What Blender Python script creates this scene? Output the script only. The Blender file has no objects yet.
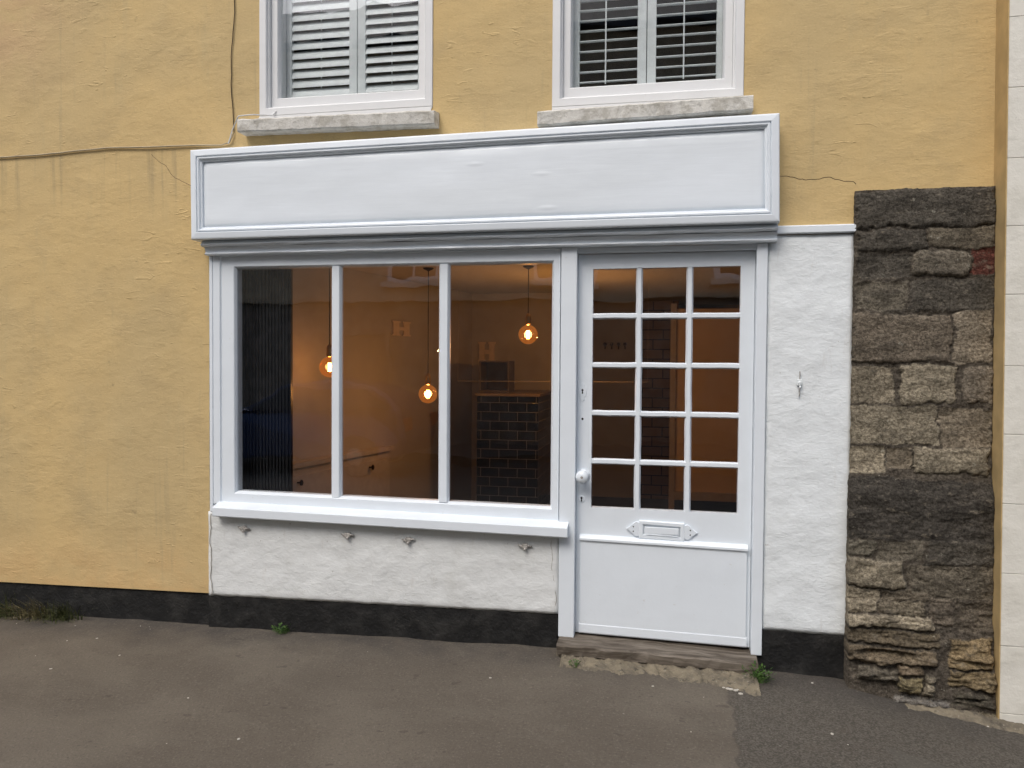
import bpy, bmesh, math, random
from mathutils import Vector, Matrix, noise
R = math.radians
random.seed(7)
sc = bpy.context.scene
COL = sc.collection

# ------------------------------------------------------------------ materials
class NT:
    def __init__(s, name):
        s.m = bpy.data.materials.new(name); s.m.use_nodes = True
        s.t = s.m.node_tree; s.t.nodes.clear()
        s.out = s.n('ShaderNodeOutputMaterial')
        g = s.n('ShaderNodeNewGeometry'); s.pos = g.outputs['Position']
    def n(s, typ, **kw):
        nd = s.t.nodes.new(typ)
        for k, v in kw.items():
            if k in nd.inputs.keys():
                s.put(nd.inputs[k], v)
            else: setattr(nd, k, v)
        return nd
    def put(s, inp, v):
        if isinstance(v, bpy.types.NodeSocket): s.t.links.new(v, inp)
        else:
            if isinstance(v, tuple) and len(v) == 3 and inp.type == 'RGBA': v = (*v, 1)
            inp.default_value = v
    def coords(s, scale=(1, 1, 1), src=None):
        mp = s.n('ShaderNodeMapping'); s.put(mp.inputs['Vector'], src or s.pos); mp.inputs['Scale'].default_value = scale
        return mp.outputs[0]
    def noise(s, scale, detail=4, rough=.5, stretch=(1, 1, 1), dist=0., src=None):
        nd = s.n('ShaderNodeTexNoise', Scale=float(scale), Detail=float(detail), Roughness=float(rough), Distortion=float(dist))
        s.put(nd.inputs['Vector'], s.coords(stretch, src)); return nd.outputs['Fac']
    def voro(s, scale, stretch=(1, 1, 1), feature='F1'):
        nd = s.n('ShaderNodeTexVoronoi', feature=feature, Scale=float(scale))
        s.put(nd.inputs['Vector'], s.coords(stretch)); return nd.outputs['Distance']
    def ramp(s, v, a, b, lo=0., hi=1.):
        nd = s.n('ShaderNodeMapRange'); s.put(nd.inputs[0], v)
        for i, x in enumerate((a, b, lo, hi)): nd.inputs[i + 1].default_value = float(x)
        nd.interpolation_type = 'SMOOTHSTEP'; return nd.outputs[0]
    def math(s, op, a, b=0.):
        nd = s.n('ShaderNodeMath', operation=op); s.put(nd.inputs[0], a if isinstance(a, bpy.types.NodeSocket) else float(a)); s.put(nd.inputs[1], b if isinstance(b, bpy.types.NodeSocket) else float(b)); return nd.outputs[0]
    def mix(s, f, a, b, mode='MIX'):
        nd = s.n('ShaderNodeMix', data_type='RGBA', blend_type=mode)
        s.put(nd.inputs[0], f); s.put(nd.inputs[6], a); s.put(nd.inputs[7], b); return nd.outputs[2]
    def bump(s, h, strength, dist, prev=None):
        nd = s.n('ShaderNodeBump'); nd.inputs['Strength'].default_value = strength; nd.inputs['Distance'].default_value = dist
        s.put(nd.inputs['Height'], h)
        if prev is not None: s.put(nd.inputs['Normal'], prev)
        return nd.outputs[0]
    def principled(s, col, rough=.6, normal=None, metal=0., spec=.5, **kw):
        p = s.n('ShaderNodeBsdfPrincipled'); s.put(p.inputs['Base Color'], col); s.put(p.inputs['Roughness'], rough)
        p.inputs['Metallic'].default_value = metal; p.inputs['Specular IOR Level'].default_value = spec
        if normal is not None: s.put(p.inputs['Normal'], normal)
        s.t.links.new(p.outputs[0], s.out.inputs[0]); s.p = p
        return s.m

def plain(name, col, rough=.6, metal=0., var=.06, sc_=20, b=.15, bd=.002, spec=.5):
    t = NT(name)
    n1 = t.noise(sc_, 5)
    c = t.mix(t.ramp(n1, .3, .7), tuple(x * (1 - var) for x in col), tuple(x * (1 + var) for x in col))
    return t.principled(c, rough, t.bump(n1, b, bd), metal, spec)

def mk_yellow():
    t = NT('ochre_render')
    big = t.noise(.9, 5, .6, (1, 1, .8)); mid = t.noise(4.5, 6, .65, (.8, 1, 1.2)); fine = t.noise(38, 6, .62, (.55, 1, 1.5), .6)
    streak = t.noise(3, 6, .7, (2.2, 1, .35))
    c = t.mix(t.ramp(big, .36, .66), (.60, .438, .205), (.53, .402, .205))
    c = t.mix(t.ramp(mid, .47, .78, 0, .55), c, (.42, .315, .165))
    c = t.mix(t.ramp(streak, .55, .8, 0, .5), c, (.44, .36, .205))
    c = t.mix(t.ramp(fine, .55, .82, 0, .30), c, (.34, .25, .13))
    lich = t.ramp(t.noise(17, 5, .7, (.7, 1, 1)), .61, .74, 0, .5)
    lich = t.math('MULTIPLY', lich, t.ramp(t.noise(1.7, 3), .45, .62))
    c = t.mix(lich, c, (.20, .155, .085))
    # pinkish older coat showing near the far top end of the wall
    sep = t.n('ShaderNodeSeparateXYZ'); t.put(sep.inputs[0], t.pos)
    f = t.math('MULTIPLY', t.ramp(sep.outputs[0], -3.2, -4.3), t.ramp(sep.outputs[2], 2.9, 3.6))
    c = t.mix(t.math('MULTIPLY', f, t.ramp(mid, .3, .6, 0, .5)), c, (.52, .31, .19))
    # splash zone near the pavement is cleaner and warmer
    f = t.math('MULTIPLY', t.ramp(sep.outputs[2], .62, .15), t.ramp(mid, .35, .6, .2, .6))
    c = t.mix(f, c, (.64, .42, .19))
    run = t.noise(9, 4, .6, (2.2, 1, .10))
    rm = t.math('MULTIPLY', t.math('MULTIPLY', t.ramp(sep.outputs[2], 2.25, 2.73), t.ramp(sep.outputs[2], 2.757, 2.745)), t.math('MULTIPLY', t.ramp(run, .50, .72, 0, .42), t.ramp(sep.outputs[0], -2.5, -2.62)))
    c = t.mix(rm, c, (.27, .215, .13))
    rm2 = t.math('MULTIPLY', t.ramp(run, .56, .72, 0, .35), t.ramp(big, .45, .6))
    c = t.mix(rm2, c, (.35, .285, .17))
    g2 = t.noise(130, 3, .6, (.7, 1, 1.2))
    c = t.mix(t.ramp(g2, .5, .75, 0, .22), c, (.30, .22, .11)); c = t.mix(t.ramp(g2, .5, .25, 0, .2), c, (.72, .56, .30))
    ridge = t.noise(11, 7, .6, (.6, 1, 1.5), 1.2)
    lump = t.noise(3.2, 3, .5)
    pits = t.ramp(t.voro(26, (.7, 1, 1.4)), .0, .22)
    msk = t.ramp(t.noise(2.3, 4, .6), .42, .66, .12, 1.)
    n = t.bump(lump, .4, .04); n = t.bump(t.math('MULTIPLY', ridge, msk), .30, .016, n); n = t.bump(t.math('MULTIPLY', fine, t.ramp(mid, .4, .6, .35, 1.)), .42, .006, n); n = t.bump(pits, .25, .003, n)
    # a few distinct trowel nicks and blobs in the coat
    nick = t.math('MULTIPLY', t.ramp(t.noise(19, 2, .4, (.45, 1, 1.6), 1.4), .66, .73), t.ramp(t.noise(1.3, 2), .48, .6))
    n = t.bump(nick, .38, .007, n)
    return t.principled(c, .82, n, spec=.25)

def mk_render_white(name='white_render', base=(.70, .72, .715), dirt=(.52, .525, .50), dz=.5):
    t = NT(name)
    mid = t.noise(5, 6, .6); fine = t.noise(42, 6, .6, (.6, 1, 1.3), .8); lump = t.noise(4, 4, .55)
    c = t.mix(t.ramp(mid, .5, .8, 0, .55), base, dirt)
    c = t.mix(t.ramp(t.noise(7, 6, .75, (2.4, 1, .35)), .58, .75, 0, .35), c, (.46, .42, .36))
    spots = t.ramp(t.noise(70, 3, .5), .70, .76, 0, .5)
    c = t.mix(spots, c, (.30, .27, .22))
    n = t.bump(lump, .35, .03); n = t.bump(t.math('MULTIPLY', t.noise(16, 6, .6, (.7, 1, 1.3), 1), t.ramp(lump, .35, .65, .15, 1.)), .34, .010, n); n = t.bump(fine, .5, .005, n)
    return t.principled(c, .7, n, spec=.3)

def mk_paint(name='white_paint', base=(.745, .80, .85), amt=.5, grain=(1, 1, .12)):
    t = NT(name)
    g = t.noise(60, 5, .6, grain, .4); l = t.noise(6, 4, .5)
    c = t.mix(t.ramp(l, .4, .75, 0, .5), base, tuple(x * .93 for x in base))
    c = t.mix(t.ramp(t.noise(33, 6, .75), .63, .74, 0, .5), c, (.50, .48, .43))
    n = t.bump(l, .25, .012); n = t.bump(g, .3 * amt, .0015, n); n = t.bump(t.noise(110, 3), .2, .0008, n)
    r = t.ramp(l, .3, .7, .30, .45)
    return t.principled(c, r, n, spec=.5)

def mk_fascia():
    t = NT('fascia_board_paint')
    l = t.noise(1.6, 4, .5, (.6, 1, 2)); g = t.noise(24, 5, .6, (.12, 1, 1.6), .5)
    c = t.mix(t.ramp(l, .35, .7, 0, 1), (.78, .835, .885), (.73, .78, .82))
    bl = t.ramp(t.voro(3.3, (.45, 1, 1.8)), .10, .0)      # blisters under the paint
    n = t.bump(l, .35, .02); n = t.bump(bl, .35, .004, n); n = t.bump(g, .4, .002, n)
    return t.principled(c, .36, n, spec=.5)

def mk_black_plinth():
    t = NT('black_plinth_paint')
    m = t.noise(8, 6, .65); f = t.noise(60, 5, .6)
    c = t.mix(t.ramp(m, .42, .75), (.009, .009, .009), (.030, .029, .027))
    c = t.mix(t.ramp(f, .62, .75, 0, .35), c, (.10, .09, .08))
    n = t.bump(m, .6, .03); n = t.bump(f, .5, .006, n)
    return t.principled(c, .6, n, spec=.35)

def mk_asphalt():
    t = NT('asphalt_pavement')
    sep = t.n('ShaderNodeSeparateXYZ'); t.put(sep.inputs[0], t.pos); X, Y = sep.outputs[0], sep.outputs[1]
    big = t.noise(1.1, 5, .6, (1, 1.6, 1), .4); mid = t.noise(7, 6, .65); fine = t.noise(240, 3, .7); grain = t.noise(90, 4, .7)
    v = t.n('ShaderNodeTexVoronoi', Scale=150.); t.put(v.inputs['Vector'], t.pos)
    sv = t.n('ShaderNodeSeparateColor'); t.put(sv.inputs[0], v.outputs['Color'])
    c = t.mix(t.ramp(big, .36, .66), (.110, .093, .073), (.142, .122, .096))
    # re-laid trench of coarser, darker asphalt at the pier end, and a smoother slab past it
    wob = t.math('MULTIPLY', t.math('SUBTRACT', t.noise(9, 4), .5), .11)
    x2 = t.math('ADD', X, wob)
    patch = t.ramp(x2, .318, .330)
    coarse = t.mix(t.ramp(sv.outputs[0], .2, .9), (.054, .049, .041), (.115, .104, .087))
    c = t.mix(t.math('MULTIPLY', patch, .8), c, coarse)
    late = t.math('MULTIPLY', t.ramp(x2, .93, .945), t.ramp(t.math('ADD', Y, t.math('MULTIPLY', x2, .30)), -.34, -.36))
    c = t.mix(t.math('MULTIPLY', late, .75), c, (.100, .092, .077))
    seam = t.math('SUBTRACT', 1., t.ramp(t.math('ABSOLUTE', t.math('SUBTRACT', x2, .322)), .0, .012))
    c = t.mix(t.math('MULTIPLY', seam, .5), c, (.05, .045, .04))
    c = t.mix(t.ramp(mid, .5, .75, 0, .42), c, (.100, .084, .066))
    # darker, noise-broken band along the foot of the wall
    foot = t.math('MULTIPLY', t.ramp(t.math('ADD', Y, t.math('MULTIPLY', t.math('SUBTRACT', t.noise(3, 5, .6), .5), .5)), -.42, -.05), t.ramp(mid, .3, .65, .25, .75))
    c = t.mix(foot, c, (.062, .056, .050))
    c = t.mix(t.ramp(grain, .52, .8, 0, .75), c, (.235, .205, .170))
    c = t.mix(t.ramp(grain, .46, .25, 0, .65), c, (.042, .036, .030))
    c = t.mix(t.ramp(t.noise(14, 2, .4, (1, 1.3, 1)), .73, .75, 0, .4), c, (.045, .039, .033))
    c = t.mix(t.ramp(t.noise(45, 2, .4), .79, .81, 0, .4), c, (.34, .32, .28))
    n = t.bump(big, .4, .05); n = t.bump(grain, .7, .006, n); n = t.bump(fine, .6, .003, n)
    return t.principled(c, .88, n, spec=.25)

def mk_stone_attr():
    t = NT('old_rubble_stone')
    a = t.n('ShaderNodeAttribute', attribute_name='stone'); 
    f = t.noise(75, 8, .75, (1, 1, 1.2), .6); m = t.noise(13, 6, .7, (.8, 1, 1.3), .5)
    c = t.mix(t.ramp(f, .36, .68), t.mix(1., a.outputs['Color'], (.46, .43, .40), 'MULTIPLY'), t.mix(1., a.outputs['Color'], (1.75, 1.72, 1.66), 'MULTIPLY'))
    c = t.mix(t.ramp(m, .52, .72, 0, .6), c, (.055, .048, .040))
    c = t.mix(t.ramp(t.noise(21, 5, .7, (1, 1, 1.6)), .56, .70, 0, .55), c, (.26, .225, .17))
    li = t.math('MULTIPLY', t.ramp(t.noise(34, 5, .6), .64, .70), t.ramp(t.noise(5, 3), .48, .6))
    c = t.mix(t.math('MULTIPLY', li, .6), c, (.40, .38, .31))
    n = t.bump(m, .7, .02); n = t.bump(f, .9, .009, n); n = t.bump(t.noise(150, 4, .7), .6, .003, n)
    return t.principled(c, .9, n, spec=.2)

def mk_concrete():
    t = NT('crumbled_concrete'); m = t.noise(9, 7, .7); f = t.noise(70, 6, .7); g = t.noise(28, 5, .65)
    c = t.mix(t.ramp(m, .35, .65), (.24, .205, .145), (.13, .112, .085)); c = t.mix(t.ramp(g, .55, .66, 0, .8), c, (.07, .062, .05)); c = t.mix(t.ramp(f, .56, .72, 0, .6), c, (.42, .39, .32))
    return t.principled(c, .95, t.bump(f, .6, .006, t.bump(g, .6, .016)), spec=.2)

def mk_sill_stone():
    t = NT('weathered_sill_paint')
    m = t.noise(15, 6, .7, (.8, 1, 1)); f = t.noise(70, 5, .65)
    c = t.mix(t.ramp(m, .45, .62), (.64, .625, .58), (.46, .44, .39))
    c = t.mix(t.ramp(f, .52, .75, 0, .45), c, (.18, .165, .14))
    return t.principled(c, .85, t.bump(f, .6, .006, t.bump(m, .5, .015)), spec=.2)

def mk_tiles(name, base, var, grout, w, h, rough=.15, axis_x=True, gw=.0019):
    t = NT(name)
    sep = t.n('ShaderNodeSeparateXYZ'); t.put(sep.inputs[0], t.pos)
    cb = t.n('ShaderNodeCombineXYZ'); t.put(cb.inputs[0], t.math('ADD', sep.outputs[0], sep.outputs[1]) if axis_x else sep.outputs[0]); t.put(cb.inputs[1], sep.outputs[2])
    b = t.n('ShaderNodeTexBrick', Scale=1.); t.put(b.inputs['Vector'], cb.outputs[0])
    b.inputs['Brick Width'].default_value = w; b.inputs['Row Height'].default_value = h; b.inputs['Mortar Size'].default_value = gw
    t.put(b.inputs['Color1'], base); t.put(b.inputs['Color2'], var); t.put(b.inputs['Mortar'], grout)
    return t.principled(b.outputs['Color'], rough, t.bump(t.math('SUBTRACT', 1., b.outputs['Fac']), .5, .002), spec=.18)

def mk_glass(name='window_glass', tint=(1, 1, 1), f0=.12, wav=.05):
    t = NT(name)
    lw = t.n('ShaderNodeLayerWeight', Blend=.5)
    nb = t.bump(t.noise(3.5, 2, .5), wav, .02); t.put(lw.inputs['Normal'], nb)
    p5 = t.math('POWER', lw.outputs['Facing'], 5.)
    fac = t.math('ADD', t.math('MULTIPLY', p5, 1 - f0), f0)
    tr = t.n('ShaderNodeBsdfTransparent', Color=(*tint, 1)); gl = t.n('ShaderNodeBsdfGlossy', Roughness=0.0); t.put(gl.inputs['Normal'], nb)
    mx = t.n('ShaderNodeMixShader'); t.put(mx.inputs[0], fac); t.put(mx.inputs[1], tr.outputs[0]); t.put(mx.inputs[2], gl.outputs[0])
    t.t.links.new(mx.outputs[0], t.out.inputs[0]); return t.m

def mk_amber():
    m = mk_glass('amber_bulb_glass', (.90, .50, .18), .13, .0); nt_ = m.node_tree
    e = nt_.nodes.new('ShaderNodeEmission'); e.inputs[0].default_value = (.95, .36, .06, 1); e.inputs[1].default_value = .14
    ad = nt_.nodes.new('ShaderNodeAddShader'); o_ = [n for n in nt_.nodes if n.type == 'OUTPUT_MATERIAL'][0]; src = o_.inputs[0].links[0].from_socket
    nt_.links.new(src, ad.inputs[0]); nt_.links.new(e.outputs[0], ad.inputs[1]); nt_.links.new(ad.outputs[0], o_.inputs[0]); return m

def mk_emit(name, col, st):
    t = NT(name); e = t.n('ShaderNodeEmission', Color=(*col, 1), Strength=float(st)); t.t.links.new(e.outputs[0], t.out.inputs[0]); return t.m

def mk_leaf(name, c1, c2):
    t = NT(name); c = t.mix(t.ramp(t.noise(30, 3), .35, .65), c1, c2)
    return t.principled(c, .6, spec=.3)

def mk_wood(name, c1, c2, stretch=(.15, 1, 1), scale=30):
    t = NT(name); g = t.noise(scale, 7, .65, stretch, 1.)
    c = t.mix(t.ramp(g, .35, .68), c1, c2)
    return t.principled(c, .75, t.bump(g, .6, .006), spec=.25)

def lean(bm):
    for v in bm.verts: v.co.x += .0085 * (2.2 - v.co.z)
def mk_neighbor():
    t = NT('cream_masonry_paint')
    m = t.noise(6, 6, .6); f = t.noise(48, 5, .6)
    c = t.mix(t.ramp(m, .45, .75, 0, .8), (.72, .70, .63), (.60, .58, .51))
    c = t.mix(t.ramp(t.noise(26, 4, .6), .68, .74, 0, .5), c, (.36, .33, .28))
    return t.principled(c, .75, t.bump(f, .4, .003, t.bump(m, .4, .02)), spec=.25)

M = dict(
 yellow=mk_yellow(), wrender=mk_render_white(), wpanel=mk_render_white('white_panel_render', (.745, .785, .80), (.63, .66, .665)),
 paint=mk_paint(), paint_h=mk_paint('white_paint_horizontal', grain=(.12, 1, 1)), uframe=mk_paint('off_white_window_paint', (.72, .73, .735), .8), fascia=mk_fascia(),
 black=mk_black_plinth(), asphalt=mk_asphalt(), stone=mk_stone_attr(), sill=mk_sill_stone(), glass=mk_glass(), uglass=mk_glass('upper_window_glass', (.97, .98, .98), .09, .05),
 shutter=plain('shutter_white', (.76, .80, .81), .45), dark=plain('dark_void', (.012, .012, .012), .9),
 tiles=mk_tiles('black_glazed_tiles', (.006, .006, .006), (.010, .009, .009), (.27, .26, .24), .158, .079, .12),
 bricktile=mk_tiles('brown_brick_tiles', (.26, .17, .09), (.21, .14, .075), (.035, .025, .016), .215, .105, .5, False, .006),
 plaster=plain('interior_plaster', (.45, .41, .365), .8, var=.05, sc_=3), orange_plaster=plain('warm_interior_plaster', (.78, .60, .38), .8, var=.05, sc_=3), ceil=plain('ceiling_plaster', (.50, .45, .39), .8), floor=mk_wood('dark_floorboards', (.05, .035, .022), (.09, .06, .04)),
 cab=plain('cabinet_paint', (.50, .44, .38), .5), fluted=plain('black_fluted', (.012, .012, .013), .28), handle=plain('dark_bronze', (.03, .02, .015), .4, .8),
 brass=plain('brass', (.55, .38, .18), .3, 1.), cord=plain('dark_cord', (.02, .012, .01), .6), amber=mk_amber(), fil=mk_emit('glowing_filament', (1., .66, .30), 55),
 threshold=mk_wood('worn_timber_threshold', (.07, .056, .042), (.20, .172, .140), (.12, 1, 1), 26), hole=plain('keyhole_dark', (.01, .01, .01), .8),
 cable_m=plain('painted_cable', (.42, .345, .22), .6), dark_line=plain('dark_line_brown', (.09, .065, .035), .95), bracket=plain('galvanised_rusty_fixing', (.46, .44, .41), .55, .4, var=.35, sc_=60),  # one dark brown shared by the wall cracks and the thin climbing cable
 leaf=mk_leaf('weed_leaf', (.035, .085, .018), (.08, .15, .03)), grass=mk_leaf('grass_blade', (.07, .085, .03), (.13, .14, .06)), drygrass=mk_leaf('dry_grass_blade', (.16, .14, .07), (.22, .19, .10)),
 cream=mk_neighbor(), ochre_side=plain('ochre_side_paint', (.52, .37, .17), .75, var=.12, sc_=9), chip=plain('pale_grit', (.50, .47, .41), .8), iron=plain('dark_iron', (.035, .035, .035), .5, .6),
 opp=plain('opposite_stone', (.50, .42, .31), .85, var=.15, sc_=4), opp_low=plain('opposite_dark_stone', (.20, .175, .15), .85, var=.3, sc_=5), slate=plain('roof_slate', (.07, .07, .08), .7), kerb=plain('kerb_stone', (.25, .24, .22), .8, var=.15),
 carpaint=plain('dark_blue_car_paint', (.02, .045, .13), .22, .2, var=.01, b=0), carglass=plain('car_glass', (.01, .012, .014), .06, b=0), tyre=plain('tyre_rubber', (.015, .015, .015), .8), rim=plain('alloy_rim', (.45, .45, .46), .3, .9), lampw=plain('headlamp_lens', (.6, .6, .62), .1), lampr=plain('tail_lamp_lens', (.35, .02, .02), .15),
 letter=plain('pale_orange_letter', (.68, .55, .42), .6), niche=plain('dark_cabinet', (.11, .085, .06), .6), wood_top=plain('counter_top_wood', (.17, .12, .07), .4),
)

# ------------------------------------------------------------------ mesh helpers
def box(bm, x0, x1, y0, y1, z0, z1, bev=0.):
    vs = [bm.verts.new((x, y, z)) for z in (z0, z1) for x, y in ((x0, y0), (x1, y0), (x1, y1), (x0, y1))]
    fs = [bm.faces.new([vs[i] for i in f]) for f in ((3, 2, 1, 0), (4, 5, 6, 7), (0, 1, 5, 4), (1, 2, 6, 5), (2, 3, 7, 6), (3, 0, 4, 7))]
    if bev:
        es = {e for f in fs for e in f.edges}
        bmesh.ops.bevel(bm, geom=list(es), offset=bev, segments=2, profile=.6, affect='EDGES')
def poly(bm, pts, y0, y1, bev=0.):
    """polygon pts (x,z) counter-clockwise seen from the street, front y0, back y1"""
    a = [bm.verts.new((x, y0, z)) for x, z in pts]; b = [bm.verts.new((x, y1, z)) for x, z in pts]
    fs = [bm.faces.new(a), bm.faces.new(b[::-1])]
    n = len(pts)
    for i in range(n): fs.append(bm.faces.new([a[i], b[i], b[(i + 1) % n], a[(i + 1) % n]]))
    if bev:
        es = list(fs[0].edges); bmesh.ops.bevel(bm, geom=es, offset=bev, segments=2, profile=.6, affect='EDGES')
def frame(bm, c, prof):
    """mitred frame: corners c (x,z) x4 ccw from lower left, prof list of (inset, y)"""
    cx = sum(p[0] for p in c) / 4; cz = sum(p[1] for p in c) / 4
    loops = []
    sg = ((1, 1), (-1, 1), (-1, -1), (1, -1))
    for ins, y in prof:
        if not isinstance(ins, tuple): ins = (ins, ins)
        il, ir, ib, it = ins if len(ins) == 4 else (ins[0], ins[0], ins[1], ins[1])
        loops.append([bm.verts.new((p[0] + (il if s[0] > 0 else -ir), y, p[1] + (ib if s[1] > 0 else -it))) for p, s in zip(c, sg)])
    for a, b in zip(loops, loops[1:]):
        for i in range(4): bm.faces.new([a[i], a[(i + 1) % 4], b[(i + 1) % 4], b[i]])
def extr(bm, prof, x0, x1, dz0=0., dz1=0.):
    """profile (y,z) closed, extruded along x"""
    a = [bm.verts.new((x0, y, z + dz0)) for y, z in prof]; b = [bm.verts.new((x1, y, z + dz1)) for y, z in prof]
    n = len(prof); bm.faces.new(a[::-1]); bm.faces.new(b)
    for i in range(n): bm.faces.new([a[i], a[(i + 1) % n], b[(i + 1) % n], b[i]])
def tube(bm, pts, r, seg=8, cap=True):
    pts = [Vector(p) for p in pts]; rings = []
    rr = r if isinstance(r, (list, tuple)) else [r] * len(pts)
    for i, p in enumerate(pts):
        d = (pts[min(i + 1, len(pts) - 1)] - pts[max(i - 1, 0)]).normalized()
        ref = Vector((0, 0, 1)) if abs(d.z) < .9 else Vector((0, 1, 0))
        u = d.cross(ref).normalized(); v = u.cross(d)
        rings.append([bm.verts.new(p + (u * math.cos(k * 2 * math.pi / seg) + v * math.sin(k * 2 * math.pi / seg)) * rr[i]) for k in range(seg)])
    for a, b in zip(rings, rings[1:]):
        for k in range(seg): bm.faces.new([a[k], a[(k + 1) % seg], b[(k + 1) % seg], b[k]])
    if cap: bm.faces.new(rings[0][::-1]); bm.faces.new(rings[-1])
def lathe(bm, prof, origin, axis='z', seg=24):
    o = Vector(origin); rings = []
    for r, h in prof:
        ring = []
        for k in range(seg):
            a = 2 * math.pi * k / seg
            if axis == 'z': p = Vector((r * math.cos(a), r * math.sin(a), h))
            elif axis == 'y': p = Vector((r * math.cos(a), h, r * math.sin(a)))
            else: p = Vector((h, r * math.cos(a), r * math.sin(a)))
            ring.append(bm.verts.new(o + p))
        rings.append(ring)
    for a, b in zip(rings, rings[1:]):
        for k in range(seg): bm.faces.new([a[k], a[(k + 1) % seg], b[(k + 1) % seg], b[k]])
    bm.faces.new(rings[0][::-1]); bm.faces.new(rings[-1])
def wpos(o):
    p = Vector((0, 0, 0))
    while o is not None: p += o.location; o = o.parent
    return p
def obj(name, bm, mat, parent=None, smooth=False):
    bmesh.ops.recalc_face_normals(bm, faces=bm.faces)
    xs = [v.co for v in bm.verts]
    lo = [min(v[i] for v in xs) for i in range(3)]; hi = [max(v[i] for v in xs) for i in range(3)]
    org = Vector(((lo[0] + hi[0]) / 2, (lo[1] + hi[1]) / 2, lo[2]))
    bmesh.ops.translate(bm, verts=bm.verts, vec=-org)
    me = bpy.data.meshes.new(name); bm.to_mesh(me); bm.free()
    if mat is not None: me.materials.append(mat)
    if smooth:
        for p in me.polygons: p.use_smooth = True
    o = bpy.data.objects.new(name, me); COL.objects.link(o)
    o.location = org - (wpos(parent) if parent else Vector((0, 0, 0)))
    o.parent = parent
    return o
def tag(o, label=None, cat=None, group=None, kind=None):
    if label: o['label'] = label
    if cat: o['category'] = cat
    if group: o['group'] = group
    if kind: o['kind'] = kind
    return o
def thing(name, label, cat, loc, group=None):
    o = bpy.data.objects.new(name, None); COL.objects.link(o); o.location = loc; o.empty_display_size = .1
    return tag(o, label, cat, group)
def B(): return bmesh.new()
def fbm(x, y, z, o=4): return noise.fractal(Vector((x, y, z)), .6, 2.1, o)

# ------------------------------------------------------------------ ground
def zb(x):
    ks = [(-60, -.25), (-8, -.10), (-4, -.055), (-2.6, -.03), (-.5, .0), (.5, -.035), (.9, -.05), (1.6, -.15), (3, -.22), (60, -.5)]
    for (a, za), (b, zb_) in zip(ks, ks[1:]):
        if x <= b: t = (x - a) / (b - a); return za + (zb_ - za) * t
    return ks[-1][1]
def gz(x, y):
    n = .012 * fbm(x * 1.3, y * 1.3, 3.1, 3) + .003 * fbm(x * 9, y * 9, 1., 3)
    return zb(x) + .028 * min(y, 0) + n
bm = B()
xs = [-60, -30, -15, -9, -6.5] + [-5.2 + .06 * i for i in range(130)] + [3.2, 5, 9, 15, 30, 60]
ys = [-2.55, -2.4, -2.2] + [-2.1 + .05 * i for i in range(46)]
g = [[bm.verts.new((x, y, gz(x, y))) for y in ys] for x in xs]
for i in range(len(xs) - 1):
    for j in range(len(ys) - 1): bm.faces.new([g[i][j], g[i + 1][j], g[i + 1][j + 1], g[i][j + 1]])
tag(obj('pavement', bm, M['asphalt'], smooth=True), 'worn brown-grey asphalt pavement in front of the shop', 'pavement', kind='structure')
bm = B()
kx = [-60, -30, -15] + [-9 + .9 * i for i in range(21)] + [15, 30, 60]
for a, b in zip(kx, kx[1:]):
    z0, z1 = zb(a) - .071, zb(b) - .071
    vs = [bm.verts.new(p) for p in ((a, -2.70, z0 - .3), (b - .006, -2.70, z1 - .3), (b - .006, -2.553, z1 - .3), (a, -2.553, z0 - .3), (a, -2.70, z0), (b - .006, -2.70, z1), (b - .006, -2.553, z1), (a, -2.553, z0))]
    for f in ((3, 2, 1, 0), (4, 5, 6, 7), (0, 1, 5, 4), (1, 2, 6, 5), (2, 3, 7, 6), (3, 0, 4, 7)): bm.faces.new([vs[i] for i in f])
tag(obj('kerb', bm, M['kerb']), 'grey kerb stones along the near edge of the road', 'kerb', kind='structure')
bm = B()
rx = [-400, -60, -8, -4, -2.6, -.5, .5, .9, 1.6, 3, 60, 400]; ry = [-9.0, -2.60]
def rz(x): return zb(max(-60, min(60, x))) - .19
g = [[bm.verts.new((x, y, rz(x))) for y in ry] for x in rx]
for i in range(len(rx) - 1): bm.faces.new([g[i][0], g[i + 1][0], g[i + 1][1], g[i][1]])
tag(obj('road', bm, plain('road_asphalt', (.055, .053, .05), .85, var=.2, sc_=40)), 'dark asphalt road behind the viewer', 'road', kind='structure')
bm = B()
g = [[bm.verts.new((x, y, rz(x) + .12)) for y in (-11.2, -9.0)] for x in rx]
g2 = [bm.verts.new((x, -9.0, rz(x) - .1)) for x in rx]
for i in range(len(rx) - 1):
    bm.faces.new([g[i][0], g[i + 1][0], g[i + 1][1], g[i][1]]); bm.faces.new([g[i][1], g[i + 1][1], g2[i + 1], g2[i]])
tag(obj('far_pavement', bm, plain('far_asphalt', (.10, .09, .08), .85)), 'pavement across the road', 'pavement', kind='structure')
bm = B(); vs = [bm.verts.new(p) for p in ((-600, -600, -.9), (600, -600, -.9), (600, 600, -.9), (-600, 600, -.9))]; bm.faces.new(vs)
tag(obj('ground', bm, plain('earth', (.12, .10, .07), .9)), 'ground around the street', 'ground', kind='structure')

# ------------------------------------------------------------------ the building
bld = thing('terraced_building', 'ochre rendered building with white wooden shopfront, two shuttered windows above', 'building', (-1.2, 3, 0))
TOP = 5.7
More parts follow.
